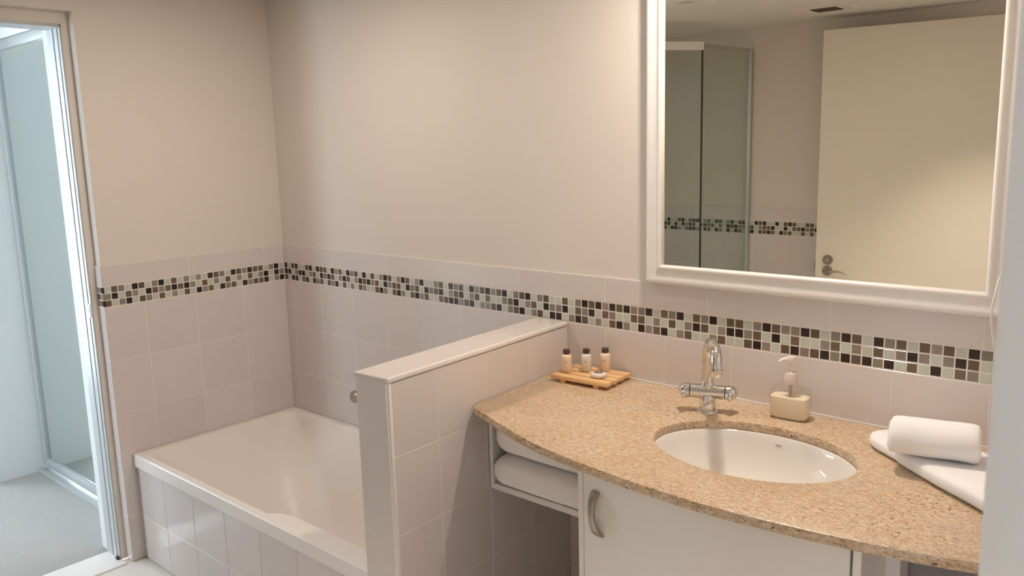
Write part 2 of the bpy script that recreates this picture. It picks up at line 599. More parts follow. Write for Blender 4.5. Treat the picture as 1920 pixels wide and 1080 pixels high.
# ------------------------------------------------------------------ setting: bedroom beyond the doorway, and the room behind the camera
bf = box('floor_bedroom', CARPET, -2.7, -0.16, -3.4, 0.1, -0.06, 0.0)
tag(bf, kind='structure')
BC = 2.4
bwm = boxes('wall_bedroom', BPAINT, [
    (-1.40, -1.29, -0.85, -0.585, 0, BC),               # nib beside the wardrobe
    (-2.7, SW[0], -3.1, -3.0, 0, BC), (SW[1], -0.16, -3.1, -3.0, 0, BC), (SW[0], SW[1], -3.1, -3.0, 0, SW[3]), (SW[0], SW[1], -3.1, -3.0, SW[4], BC), (-2.7, -1.29, -0.585, -0.5, 0, BC),
    (-1.29, -0.16, -0.62, -0.56, Z(1.062), BC),         # bulkhead over the wardrobe
    (-0.22, -0.16, -3.05, YO, 0, BC), (-0.22, -0.16, YO, -0.5, HEAD, BC), (-0.22, -0.161, YJ, -0.5, 0, BC),
    (-1.29, -0.22, -0.1, 0.0, 0, BC)], kind='structure')
by0, by1, bx_, z0, z1 = BW
wwest = boxes('wall_window', BPAINT, [(bx_ - 0.1, bx_, -3.1, by0, 0, BC), (bx_ - 0.1, bx_, by1, -0.5, 0, BC), (bx_ - 0.1, bx_, by0, by1, 0, z0), (bx_ - 0.1, bx_, by0, by1, z1, BC)], kind='structure')
bc = box('ceiling_bedroom', BPAINT, -2.7, -0.16, -3.4, 0.1, BC, BC + 0.05)
tag(bc, kind='structure')
hx0, hx1, hy, z0, z1 = HW
hw = boxes('wall_hall', BPAINT, [
    (4.9, 5.0, -4.3, 0.1, 0, BC), (2.9, hx0, hy - 0.1, hy, 0, BC), (hx1, 5.0, hy - 0.1, hy, 0, BC), (hx0, hx1, hy - 0.1, hy, 0, z0), (hx0, hx1, hy - 0.1, hy, z1, BC),
    (3.06, 5.0, 0.0, 0.1, 0, BC), (2.9, 2.95, -4.2, -2.67, 0, BC)], kind='structure')
hf = box('floor_hall', CARPET, 2.95, 5.0, -4.2, 0.1, -0.06, -0.002)
tag(hf, kind='structure')
hc = box('ceiling_hall', BPAINT, 2.9, 5.0, -4.3, 0.1, BC, BC + 0.05)
tag(hc, kind='structure')

# mirrored wardrobe door
wd = empty('wardrobe_mirror', 'tall mirrored sliding wardrobe door in a white frame seen through the doorway', 'wardrobe door', (-0.95, -0.6, 0))
wx0, wx1 = -1.275 + 0.95, -0.585 + 0.95
GZ0, GZ1 = Z(-0.917), Z(1.019)
box('mirror_panel', WMIRROR, wx0 + 0.03, wx1 - 0.07, -0.001, 0.004, GZ0, GZ1, wd)['label'] = 'mirror glass'
box('stile', WFRAME, wx0, wx0 + 0.032, -0.014, 0.014, GZ0 - 0.04, GZ1 + 0.03, wd, 0.004)
box('stile', WFRAME, wx1 - 0.075, wx1, -0.014, 0.014, GZ0 - 0.04, GZ1 + 0.03, wd, 0.004)
box('top_rail', WFRAME, wx0, wx1, -0.012, 0.012, GZ1, GZ1 + 0.042, wd, 0.003)
box('bottom_rail', WFRAME, wx0, wx1, -0.012, 0.012, GZ0 - 0.042, GZ0, wd, 0.004)
tr = boxes('wardrobe_track', WFRAME, [(-1.288, -0.23, -0.64, -0.625, 0, 0.016), (-1.288, -0.23, -0.625, -0.56, 0, 0.006)])
tag(tr, 'white floor track under the mirrored wardrobe door', 'track')

# ------------------------------------------------------------------ half-height partition wall
PR = math.radians(3.1)
pw = empty('partition_wall', 'tiled half-height wall between the bath and the vanity', None, (1.521, 0, 0), PR, kind='structure')
PWID, PLEN = 0.117, 0.752
core = box('core', GROUT, -PWID + 0.0008, -0.0008, -PLEN + 0.0008, -0.001, 0, Z(-0.014), pw)
prow = [Z(-0.985), Z(-0.807), Z(-0.607), Z(-0.405), Z(-0.2), Z(-0.013)]
lay(pw, 'tile', grid([-PLEN + 0.010, -0.586, -0.388, -0.198, -0.002], prow), lambda u, v: (0, u, v), math.pi / 2)
lay(pw, 'tile', grid([-PWID + 0.001, -0.010], [Z(-0.985), Z(-0.815), Z(-0.613), Z(-0.410), Z(-0.204), Z(-0.010)]), lambda u, v: (u, -PLEN, v), 0)
lay(pw, 'tile', grid([0.002, 0.2, 0.4, 0.6, PLEN - 0.001], prow[2:]), lambda u, v: (-PWID, -u, v), -math.pi / 2)
box('corner_trim', TRIM, -0.0095, 0.0015, -PLEN - 0.0015, -PLEN + 0.0095, 0, Z(-0.012), pw, 0.003, 2)
for a, b in ((-PLEN - 0.003, -0.5), (-0.498, -0.25), (-0.248, -0.003)):
    box('cap_tile', TILE, -PWID - 0.002, -0.007, a, b, Z(-0.0125), Z(0), pw, 0.0015, 1)
box('cap_trim', TRIM, -0.0085, 0.0035, -PLEN - 0.003, -0.003, Z(-0.0125), Z(0.0008), pw, 0.004, 2)

# ------------------------------------------------------------------ bath and its tiled front
bp = box('bath_front_wall', GROUT, 0.002, 1.43, -0.7042, -0.69, 0, Z(-0.618))
tag(bp, kind='structure')
lay(bp, 'tile', grid([0.003, 0.21, 0.421, 0.632, 0.842, 1.045, 1.25, 1.438], [0.004, Z(-0.815), Z(-0.614)]), lambda u, v: (u, -0.705, v), 0)


def sst(x, a, b):
    x = min(1, max(0, (x - a) / (b - a)))
    return x * x * (3 - 2 * x)


def rrect(a, h, z, cx, cy, rad, nl=44, ns=16, nc=9):
    """rounded rectangle with evenly spread points: right side up, top, left side down, bottom"""
    rad = min(rad, a - 0.01, h - 0.01)
    out = []
    for q, (sx, sy, n, dx, dy) in enumerate(((1, 1, ns, 0, 1), (-1, 1, nl, -1, 0), (-1, -1, ns, 0, -1), (1, -1, nl, 1, 0))):
        L_ = (h if dx == 0 else a) - rad
        ex, ey = cx + sx * (a - rad), cy + sy * (h - rad)        # centre of the corner at the end of this side
        for k in range(n):
            t = -L_ + 2 * L_ * k / n
            if dx == 0:
                out.append((cx + dy * a, cy + dy * t, z))
            else:
                out.append((cx + dx * t, cy - dx * h, z))
        for k in range(nc):
            an = math.pi / 2 * q + math.pi / 2 * k / nc
            out.append((ex + rad * math.cos(an), ey + rad * math.sin(an), z))
    return out


def bath():
    bm = bmesh.new()
    X1, Y0 = 1.401, -0.714

    def ring(l, r, f, b, z, rad, arm=0.0):
        cx, cy = (l + X1 - r) / 2, (Y0 + f - b) / 2
        a, h = (X1 - r - l) / 2, (-b - Y0 - f) / 2
        out = []
        for x, y, zz in rrect(a, h, z, cx, cy, rad):
            if arm and y < cy:
                t = sst((cy - y) / h, 0.6, 0.9)
                y += arm * sst(x, 0.832, 0.858) * sst(1.36 - x, 0, 0.12) * t
            x *= 1 - y * 0.0392
            out.append((x, y, zz))
        return out

    zr = Z(-0.567)
    R = [ring(0.001, 0.001, 0, 0.001, Z(-0.614), 0.002), ring(0.001, 0.001, 0, 0.001, zr - 0.004, 0.002),
         ring(0.004, 0.003, 0.004, 0.003, zr, 0.002), ring(0.024, 0.05, 0.030, 0.026, zr - 0.001, 0.05),
         ring(0.030, 0.056, 0.035, 0.032, zr - 0.007, 0.055), ring(0.034, 0.06, 0.038, 0.035, zr - 0.010, 0.057, 0.036),
         ring(0.038, 0.063, 0.041, 0.038, zr - 0.019, 0.06, 0.038), ring(0.041, 0.066, 0.044, 0.041, zr - 0.022, 0.06, 0.052),
         ring(0.046, 0.070, 0.048, 0.046, zr - 0.033, 0.065, 0.054), ring(0.049, 0.072, 0.050, 0.048, zr - 0.036, 0.065, 0.064),
         ring(0.060, 0.080, 0.060, 0.056, zr - 0.06, 0.075, 0.066),
         ring(0.090, 0.095, 0.075, 0.078, Z(-0.66), 0.12, 0.06), ring(0.135, 0.115, 0.095, 0.103, Z(-0.72), 0.16, 0.045), ring(0.20, 0.14, 0.120, 0.130, Z(-0.79), 0.19, 0.02),
         ring(0.27, 0.165, 0.150, 0.16, Z(-0.86), 0.20), ring(0.34, 0.19, 0.175, 0.19, Z(-0.915), 0.20), ring(0.40, 0.22, 0.21, 0.22, Z(-0.945), 0.18), ring(0.48, 0.28, 0.26, 0.26, Z(-0.958), 0.13), ring(0.55, 0.36, 0.32, 0.31, Z(-0.962), 0.06)]
    loft(bm, R, cap1=True)
    o = finish('bath_shell', bm, ACRYL, bt, (0, 0, 0), smooth=32)
    return o


bt = empty('bathtub', 'white built-in bathtub with flat front rim behind the half wall', 'bathtub')
bath()
lathe('waste', [(0.0, 0), (0.034, 0), (0.036, 0.003), (0.030, 0.005), (0.0, 0.006)], CHROME, bt, (1.05, -0.36, Z(-0.962)))

kt = empty('bath_tap', 'grey round tap knob on the tiled wall above the bath, half hidden', 'tap', (0.503, -0.001, Z(-0.418)))
lathe('flange', [(0.0, 0), (0.026, 0), (0.026, 0.004), (0.012, 0.012), (0.012, 0.03), (0.0, 0.03)], CHROME, kt, (0, 0, 0), (math.pi / 2, 0, 0))
lathe('knob', [(0.0, 0.03), (0.021, 0.03), (0.024, 0.036), (0.024, 0.055), (0.020, 0.060), (0.0, 0.061)], NICKEL, kt, (0, 0, 0), (math.pi / 2, 0, 0))

# ------------------------------------------------------------------ vanity: worktop, basin, cabinet
CT, TH = Z(-0.143), 0.021
EX, EY, EA, EB = 2.2711, -0.3095, 0.2278, 0.1666
front = [(1.5455, -0.415), (1.550, -0.440), (1.557, -0.456), (1.569, -0.469), (1.60, -0.482), (1.634, -0.494), (1.744, -0.538), (1.845, -0.573),
         (1.95, -0.5965), (2.023, -0.609), (2.14, -0.623), (2.249, -0.631), (2.33, -0.632), (2.413, -0.628), (2.51, -0.617), (2.599, -0.604), (2.717, -0.578), (2.80, -0.553), (2.88, -0.526), (2.9495, -0.498)]


def smooth_line(pts, k=3):
    out = []
    P = [Vector((*p, 0)) for p in pts]
    P = [P[0] * 2 - P[1]] + P + [P[-1] * 2 - P[-2]]
    for i in range(1, len(P) - 2):
        for s in range(k):
            t = s / k
            a, b, c, d = P[i - 1:i + 3]
            q = 0.5 * ((2 * b) + (c - a) * t + (2 * a - 5 * b + 4 * c - d) * t * t + (3 * b - a - 3 * c + d) * t ** 3)
            out.append((q.x, q.y))
    out.append((P[-2].x, P[-2].y))
    return out


FRONT = smooth_line(front, 4)
OUT = [(1.5235, -0.002)] + FRONT + [(2.9495, -0.002)]


def offset(poly, d, movable):
    n = len(poly)
    res = []
    for i, (x, y) in enumerate(poly):
        if not movable(i):
            res.append((x, y))
            continue
        a, b = Vector(poly[i - 1]), Vector(poly[(i + 1) % n])
        t = (b - a).normalized()
        res.append((x - t.y * d, y + t.x * d))
    return res


wt = empty('granite_worktop', 'tan speckled granite worktop with bowed front and oval basin cut-out', 'worktop', (2.25, -0.3, CT))


def worktop():
    bm = bmesh.new()
    mv = lambda i: 1 <= i <= len(FRONT) - 1
    dz = [(0.004, 0.0), (0.0012, -0.0014), (0.0, -0.005), (0.0, -TH + 0.004), (0.0012, -TH + 0.001), (0.004, -TH)]
    off = Vector((2.25, -0.3, 0))
    rings = []
    for d, z in dz:
        rings.append([(x - off.x, y - off.y, z) for x, y in offset(OUT, d, mv)])
    vr = loft(bm, rings)
    n = 72
    hr = []
    for d, z in [(0.003, 0.0), (0.0008, -0.001), (0.0, -0.004), (0.0, -TH + 0.003), (0.002, -TH)]:
        hr.append([((EX - off.x) + (EA + d) * math.cos(2 * math.pi * i / n), (EY - off.y) + (EB + d) * math.sin(2 * math.pi * i / n), z) for i in range(n)])
    hv = loft(bm, hr)
    for a, b in ((vr[0], hv[0]), (vr[-1], hv[-1])):
        es = []
        for r in (a, b):
            for i in range(len(r)):
                e = bm.edges.get((r[i], r[(i + 1) % len(r)])) or bm.edges.new((r[i], r[(i + 1) % len(r)]))
                es.append(e)
        bmesh.ops.triangle_fill(bm, edges=es, use_beauty=True)
    return finish('slab', bm, GRANITE, wt, smooth=40)


worktop()
bm = bmesh.new()
add_box(bm, 1.524 - 2.25, 2.9495 - 2.25, 0.293, 0.2992, 0.0, 0.005)
finish('sealant_bead', bm, TRIM, wt)

bs = empty('washbasin', 'white oval undermount ceramic basin set below the granite worktop', 'basin', (EX, EY, CT - TH))


def basin():
    bm = bmesh.new()
    prof = [(1.10, -0.0005), (1.004, -0.0005), (0.99, -0.004), (0.965, -0.02), (0.92, -0.045), (0.85, -0.07), (0.74, -0.095), (0.58, -0.113), (0.38, -0.122), (0.15, -0.126)]
    n = 72
    rings = [[(EA * s * math.cos(2 * math.pi * i / n), EB * s * math.sin(2 * math.pi * i / n) - 0.005 * (1 - s), z) for i in range(n)] for s, z in prof]
    outer = [[(EA * (s + 0.05) * math.cos(2 * math.pi * i / n), EB * (s + 0.06) * math.sin(2 * math.pi * i / n) - 0.005 * (1 - s), z - 0.012) for i in range(n)] for s, z in reversed(prof)]
    loft(bm, rings + outer, cap0=False, cap1=False)
    vs = bm.verts
    vs.ensure_lookup_table()
    m = len(rings) + len(outer)
    a = [vs[(m - 1) * n + i] for i in range(n)]
    b = [vs[i] for i in range(n)]
    for i in range(n):
        j = (i + 1) % n
        bm.faces.new((a[i], a[j], b[j], b[i]))
    finish('bowl', bm, CERAM, bs, smooth=60)


basin()
lathe('drain', [(0.0, 0.0), (0.030, 0.0), (0.032, 0.002), (0.026, 0.0035), (0.0, 0.004)], CHROME, bs, (0, -0.003, -0.1262))
mk = bmesh.new()
tube(mk, [(-0.008, 0, 0.0006), (-0.004, 0, -0.0004), (0.0, 0, 0.0002), (0.004, 0, -0.0004), (0.008, 0, 0.0003)], [0.0004, 0.0009, 0.0005, 0.0009, 0.0004], 6)
o = finish('maker_mark', mk, mat('mark_grey', (0.10, 0.09, 0.085), 0.5), bs, (-0.003, 0.1583, -0.0205), (math.radians(-10), 0, 0))
o['label'] = 'small dark printed mark'

cb = empty('vanity_cabinet', 'white bow-fronted vanity cabinet with an open towel shelf at one side', 'cabinet', (2.3, -0.3, 0))
DL, DR = 1.984, 2.606
KZ = CT - TH


def front_y(x):
    for (a, c), (b, d) in zip(FRONT[8:], FRONT[9:]):
        if a <= x <= b and b > a:
            return c + (d - c) * (x - a) / (b - a)
    return -0.6


def curved(name, m, xa, xb, inset, thick, z0, z1, k=28, bev=True):
    bm = bmesh.new()
    rings = []
    for i in range(k + 1):
        x = xa + (xb - xa) * i / k
        y = front_y(x) + inset
        e = 0.0015
        rings.append([(x - 2.3, y + e + 0.3, z0), (x - 2.3, y + 0.3, z0 + e), (x - 2.3, y + 0.3, z1 - e), (x - 2.3, y + e + 0.3, z1), (x - 2.3, y + thick + 0.3, z1), (x - 2.3, y + thick + 0.3, z0)])
    loft(bm, rings, cap0=True, cap1=True)
    return finish(name, bm, m, cb, smooth=30)


yl, yr = front_y(DL) + 0.022, front_y(DR) + 0.022
bx = lambda name, x0, x1, y0, y1, z0, z1, m=GLOSSW, b=0.001: box(name, m, x0 - 2.3, x1 - 2.3, y0 + 0.3, y1 + 0.3, z0, z1, cb, b, 1)
PX0, PX1 = 1.995, 2.010                                  # front edges of the side panels
yL, yR = front_y(PX0) + 0.0205, front_y(2.595) + 0.0205
bx('side_panel', 1.995, 2.010, yL, -0.003, 0.12, KZ - 0.001)
bx('side_panel', 2.592, 2.607, yR, -0.42, 0.12, KZ - 0.001)
bx('side_batten', 2.607, 2.634, -0.452, -0.40, 0.12, KZ - 0.001)
door = curved('door', GLOSSW, 2.0140, 2.5880, 0.020, 0.018, 0.14, KZ - 0.003)
bx('bottom_panel', 2.010, 2.592, -0.565, -0.003, 0.12, 0.136)
bx('plinth', 2.02, 2.58, -0.52, -0.50, 0.0, 0.12)
bx('shelf_board', 1.545, 1.994, -0.392, -0.003, Z(-0.401), Z(-0.384))
bx('shelf_side', 1.545, 1.557, -0.392, -0.003, Z(-0.384), KZ - 0.001)
bx('shelf_back', 1.557, 1.994, -0.012, -0.003, Z(-0.384), KZ - 0.001)
# bow handle on the door, standing off from two feet
hb = bmesh.new()
hz0, hz1 = Z(-0.305), Z(-0.205)
hx = 2.055
prof = []
k = 14
for i in range(k + 1):
    t = i / k
    z = hz0 + (hz1 - hz0) * t
    bow = math.sin(math.pi * t)
    yy = front_y(hx) + 0.020 - 0.006 - 0.018 * bow ** 0.55
    w = 0.0105 - 0.0035 * bow
    d = 0.004
    cxx = hx + 0.002 - 0.004 * bow + 0.010 * (0.5 - t)
    prof.append([(cxx - w - 2.3, yy + 0.3, z), (cxx - 2.3, yy - 0.0022 + 0.3, z), (cxx + w - 2.3, yy + 0.3, z), (cxx + w - 2.3, yy + 2 * d + 0.3, z), (cxx - w - 2.3, yy + 2 * d + 0.3, z)])
loft(hb, prof, cap0=True, cap1=True)
ho = finish('handle', hb, NICKEL, door, smooth=35)
ho['label'] = 'satin nickel bow handle'

# ------------------------------------------------------------------ mixer tap
fa = empty('basin_mixer', 'chrome basin mixer tap with swan neck spout and crossbar body', 'tap', (2.071, -0.1345, CT), math.radians(22))
lathe('base', [(0.0, 0), (0.0265, 0), (0.0265, 0.003), (0.024, 0.006), (0.0205, 0.0075), (0.0200, 0.040), (0.016, 0.052), (0.0, 0.056)], CHROME, fa, n=32)
AZ = 0.053
bm = bmesh.new()
prof = [(-0.046, 0.0), (-0.046, 0.0175), (0.046, 0.0175), (0.046, 0.0)]
rings = []
for x, r in ((-0.043, 0.0165), (-0.042, 0.0178), (0.042, 0.0178), (0.043, 0.0165)):
    rings.append([(x, r * math.cos(2 * math.pi * i / 28), AZ + r * math.sin(2 * math.pi * i / 28)) for i in range(28)])
loft(bm, rings, cap0=True, cap1=True)
finish('crossbar', bm, CHROME, fa, smooth=50)
for s in (-1, 1):
    bm = bmesh.new()
    rings = []
    for x, r in ((0.0438, 0.0170), (0.0445, 0.0186), (0.053, 0.0189), (0.0595, 0.0181), (0.0655, 0.0158), (0.0700, 0.0122), (0.0728, 0.0074), (0.0740, 0.0015)):
        rings.append([(s * x, r * math.cos(2 * math.pi * i / 28), AZ + r * math.sin(2 * math.pi * i / 28)) for i in range(28)])
    loft(bm, rings, cap0=True, cap1=True)
    h = finish('handle', bm, CHROME, fa, smooth=50)
    bm = bmesh.new()
    tube(bm, [(s * 0.057, -0.015, AZ - 0.004), (s * 0.057, -0.019, AZ - 0.0055), (s * 0.057, -0.023, AZ - 0.007), (s * 0.057, -0.0265, AZ - 0.008), (s * 0.057, -0.0285, AZ - 0.0085), (s * 0.057, -0.0295, AZ - 0.009)], [0.0085, 0.0062, 0.0068, 0.0066, 0.0048, 0.0012], 16)
    finish('lever', bm, CHROME, h, smooth=50)
# swan neck: rises, arches over, comes down above the bowl
sd = Vector((0.61, -0.79, 0)).normalized()
sd.rotate(Euler((0, 0, -math.radians(22))))
bm = bmesh.new()
P, Rr = [], []
H0, reach, top = AZ + 0.010, 0.118, 0.158
for z in (H0, 0.085, 0.115, 0.143):
    P.append(Vector((0, 0, z)))
    Rr.append(0.0150 - 0.0010 * (z - H0) / 0.08)
for i in range(1, 14):
    a = math.pi * (1 - i / 14.0)
    x = reach / 2 + reach / 2 * math.cos(a)
    z = 0.150 + 0.040 * math.sin(a)
    P.append(sd * x + Vector((0, 0, z)))
    Rr.append(0.0140 - 0.0006 * i / 13)
for z in (0.1475, 0.1440):
    P.append(sd * (reach + (0.150 - z) * 0.10) + Vector((0, 0, z)))
    Rr.append(0.0133)
tube(bm, P, Rr, 24)
spo = finish('spout', bm, CHROME, fa, smooth=50)
bm = bmesh.new()
tube(bm, [sd * (reach + 0.0006) + Vector((0, 0, 0.1432)), sd * (reach + 0.002) + Vector((0, 0, 0.126)), sd * (reach + 0.0022) + Vector((0, 0, 0.124))], [0.0138, 0.0136, 0.0122], 24)
finish('aerator', bm, CHROME, spo, smooth=50)
lathe('collar', [(0.0, 0), (0.0162, 0), (0.0162, 0.010), (0.0150, 0.012), (0.0, 0.014)], CHROME, fa, (0, 0, AZ + 0.015))

# ------------------------------------------------------------------ soap dispenser
sdp = empty('soap_dispenser', 'clear squat pump bottle half full of cream hand soap beside the tap', 'soap dispenser', (2.255, -0.060, CT), math.radians(4))
sdp.scale = (1, 1, 1.07)


def squircle(a, b, z, p=5, n=48):
    return sellipse(a, b, z, 0, 0, p, n)


bm = bmesh.new()
rings = [squircle(0.040, 0.020, 0.0005, 4), squircle(0.0445, 0.0245, 0.003, 4), squircle(0.046, 0.0255, 0.010), squircle(0.0465, 0.026, 0.045), squircle(0.0460, 0.0257, 0.060),
         squircle(0.0435, 0.0245, 0.068, 4.5), squircle(0.038, 0.022, 0.0735, 4), squircle(0.026, 0.018, 0.0775, 2.8), squircle(0.015, 0.0145, 0.080, 2), squircle(0.0135, 0.0135, 0.087, 2)]
loft(bm, rings, cap0=True, cap1=True)
finish('bottle_body', bm, CLEAR, sdp, smooth=50)
bm = bmesh.new()
rings = [squircle(0.038, 0.019, 0.003, 4), squircle(0.0435, 0.0235, 0.005, 4), squircle(0.0448, 0.0245, 0.012), squircle(0.0452, 0.0248, 0.044), squircle(0.0445, 0.0243, 0.052)]
loft(bm, rings, cap0=True, cap1=True)
finish('liquid', bm, mat('soap_liquid', (0.93, 0.83, 0.63), 0.35), sdp, smooth=50)['label'] = 'cream coloured liquid soap'
lathe('collar', [(0.0, 0.083), (0.0165, 0.083), (0.017, 0.085), (0.0168, 0.104), (0.0150, 0.108), (0.006, 0.109), (0.0055, 0.112), (0.0, 0.112)], mat('smoky_plastic', (0.76, 0.66, 0.60), 0.15), sdp)
lathe('dip_tube', [(0.0, 0.03), (0.0045, 0.03), (0.0045, 0.083), (0.0, 0.083)], mat('tube_plastic', (0.50, 0.42, 0.36), 0.3), sdp, n=12)
ph = lathe('pump_head', [(0.0, 0.112), (0.0045, 0.112), (0.0045, 0.130), (0.0095, 0.134), (0.0105, 0.140), (0.0095, 0.1455), (0.0, 0.1465)], mat('pump_plastic', (0.86, 0.78, 0.72), 0.25), sdp)
bm = bmesh.new()
tube(bm, [(0.0, 0, 0.139), (-0.012, -0.008, 0.1395), (-0.020, -0.0135, 0.137), (-0.022, -0.015, 0.133)], [0.0055, 0.005, 0.0045, 0.004], 12)
finish('nozzle', bm, MATS['pump_plastic'], ph, smooth=50)

# ------------------------------------------------------------------ duckboard tray with toiletries
ca = empty('duckboard', 'small slatted pine tray holding toiletries in the corner of the worktop', 'tray', (1.668, -0.0835, CT), math.radians(4))
CW, CD = 0.192, 0.136
sw = (CD - 3 * 0.0055) / 4
for i in range(4):
    y0 = -CD / 2 + i * (sw + 0.0055)
    box('slat', PINE, -CW / 2, CW / 2, y0, y0 + sw, 0.0095, 0.0220, ca, 0.0022, 2)
for x in (-0.056, 0.056):
    box('foot', PINE, x - 0.008, x + 0.008, -CD / 2 + 0.003, CD / 2 - 0.003, 0.0, 0.0096, ca, 0.001, 1)
TZ = CT + 0.0222
CAPB = mat('bottle_cap', (0.085, 0.052, 0.040), 0.35)
INK = mat('label_ink', (0.46, 0.40, 0.35), 0.6)


def bottle(label, x, y, col, trans, rz):
    b = empty('toiletry_bottle', label, 'bottle', (x, y, TZ), rz, 'miniature bottles on the tray')
    lathe('body', [(0.0, 0.0), (0.0135, 0.0), (0.0152, 0.002), (0.0152, 0.044), (0.0147, 0.0475), (0.0125, 0.0510), (0.0090, 0.0528), (0.0085, 0.055), (0.0, 0.055)],
          mat('bottle_' + str(len(MATS)), col, 0.3, trans=trans), b, n=28, smooth=45)
    lathe('cap', [(0.0, 0.0540), (0.0099, 0.0540), (0.0103, 0.0550), (0.0103, 0.0650), (0.0092, 0.0675), (0.0, 0.0680)], CAPB, b, n=24)['label'] = 'dark brown screw cap'
    bm = bmesh.new()                                   # two faint printed lines on the side towards the room
    for z, h, a in ((0.0315, 0.0022, 0.42), (0.0275, 0.0010, 0.30)):
        rr = 0.01528
        loft(bm, [[(rr * math.sin(-a + 2 * a * k / 8), -rr * math.cos(-a + 2 * a * k / 8), zz) for k in range(9)] for zz in (z, z + h)], close=False)
    finish('print', bm, INK, b)
    return b


bottle('small amber-tinted toiletry bottle, first from the half wall', 1.601, -0.110, (0.86, 0.70, 0.52), 0.0, 0.45)
bottle('small whitish clear toiletry bottle, middle of the three on the tray', 1.644, -0.071, (0.82, 0.76, 0.68), 0.0, 0.45)
bottle('small peach cream toiletry bottle, farthest from the half wall', 1.684, -0.032, (0.92, 0.74, 0.58), 0.0, 0.45)
so = empty('guest_soap', 'round white wrapped guest soap with dark emblem on the tray', 'soap', (1.711, -0.104, TZ), math.radians(40))
lathe('wrapper', [(0.0, 0.0), (0.016, 0.0), (0.0215, 0.003), (0.0230, 0.0075), (0.0218, 0.0115), (0.0175, 0.0142), (0.0, 0.0147)], mat('soap_paper', (0.86, 0.80, 0.72), 0.5), so, n=32)
eb = bmesh.new()                                       # broken dark roundel printed on top
for a0, a1, ra, rb in ((0.12, 3.02, 0.0022, 0.0150), (3.26, 6.16, 0.0022, 0.0150)):
    k = 16
    loft(eb, [[(r * math.cos(a0 + (a1 - a0) * i / k), r * math.sin(a0 + (a1 - a0) * i / k), 0.0151) for i in range(k + 1)] for r in (max(ra, 1e-5), rb)], close=False)
finish('emblem', eb, mat('emblem_ink', (0.26, 0.21, 0.18), 0.6), so)['label'] = 'dark printed roundel'

# ------------------------------------------------------------------ towels


def soft_slab(name, w, d, h, rad, seed, parent=None, amp=0.003, sub=(14, 8, 4), loc=(0, 0, 0), rz=0.0, shape=None, pz=2.6, plan=0.0):
    """a folded cloth: rounded slab with soft folds and uneven faces; x 0..w, y 0..d, z 0..h"""
    bm = bmesh.new()
    nx, ny, nz = sub
    bmesh.ops.create_grid(bm, x_segments=1, y_segments=1, size=0.5)
    bm.clear()
    nu = 4 * nz + 4 * 1
    # section in the y-z plane swept along x
    sec = []
    n = 48
    for i in range(n):
        t = 2 * math.pi * i / n
        c, s = math.cos(t), math.sin(t)
        sec.append((math.copysign(abs(c) ** (2 / 7.0), c), math.copysign(abs(s) ** (2 / pz), s)))
    rings = []
    K = 40
    for i in range(K + 1):
        u = -math.cos(math.pi * i / K) * 0.5 + 0.5
        x = u * w
        e = min(x, w - x)
        q = 1.0 if e >= rad else math.sqrt(max(0.0, 1 - ((rad - e) / rad) ** 2))
        sz = max(0.02, q)
        sy = max(0.02, 1 - (1 - q) * rad * 1.2 / d)
        if plan and x < plan:
            sy = 1 - (1 - math.sqrt(max(0.0, 1 - ((plan - x) / plan) ** 2))) * min(0.9, 1.5 * plan / d)
        ring = []
        for a, b in sec:
            y = d / 2 + a * d / 2 * sy
            z = h / 2 + b * h / 2 * sz
            if shape:
                z = shape(x, y, z)
            nn = noise.noise_vector(Vector((x * 9 + seed, y * 9, z * 14)))
            ring.append((x + nn.x * amp, y + nn.y * amp, max(0.0, z + nn.z * amp * (0.2 if b < -0.2 else 1))))
        rings.append(ring)
    loft(bm, rings, cap0=True, cap1=True)
    return finish(name, bm, TERRY, parent, loc, (0, 0, rz), smooth=True)


SH = Z(-0.384)
t1 = empty('bath_towel', 'white folded bath towel lying on the shelf board, lower of the two', 'towel', (1.562, -0.412, SH + 0.0002), 0, 'towels on the open shelf')
soft_slab('fold', 0.424, 0.31, 0.092, 0.044, 3.1, t1, pz=3.6)
t2 = empty('bath_towel', 'white folded bath towel on top of the other, under the worktop', 'towel', (1.572, -0.412, SH + 0.0945), 0, 'towels on the open shelf')
soft_slab('fold', 0.412, 0.31, 0.108, 0.048, 11.7, t2, pz=3.2)

ft = empty('hand_towel', 'white folded hand towel lying across the worktop under the rolled one', 'towel', (2.443, -0.130, CT + 0.0004), math.atan2(-0.608, 0.794))
soft_slab('lower_fold', 0.41, 0.165, 0.031, 0.027, 21.0, ft, amp=0.0025, plan=0.07, pz=3.0)
soft_slab('upper_fold', 0.29, 0.170, 0.036, 0.030, 31.0, ft, loc=(0.122, -0.008, 0.0005), amp=0.0025, pz=3.0)
bm = bmesh.new()
n = 40
rings = []
Lr, Rr = 0.166, 0.0405
seq = [(0.0, 0.004, 0.15), (0.003, 0.004, 0.32), (0.000, 0.006, 0.45), (0.004, 0.006, 0.52), (0.000, 0.003, 0.68), (0.003, 0.003, 0.80), (0.004, 0.0, 0.92), (0.010, 0.0, 0.985), (0.018, 0, 1.0)]
xs = [(a + 0.0, s) for a, b, s in seq] + [(Lr * i / 12, 1.0) for i in range(2, 11)] + [(Lr - a, s) for a, b, s in reversed(seq)]
for x, s in xs:
    rg = []
    for i in range(n):
        t = 2 * math.pi * i / n
        r = Rr * s * (1 + 0.05 * math.cos(2 * t + 0.6))
        p = Vector((x - Lr / 2, r * math.cos(t), r * 0.97 * math.sin(t)))
        p += noise.noise_vector(Vector((p.x * 16, p.y * 22, p.z * 22))) * 0.0025
        rg.append(p)
    rings.append(rg)
loft(bm, rings, cap0=True, cap1=True)
rt = finish('rolled_towel', bm, TERRY, None, (2.622, -0.222, CT + 0.0405 + 0.034), (math.radians(20), math.radians(0), math.radians(12)), smooth=True)
tag(rt, 'white rolled face towel resting on the folded hand towel', 'towel')

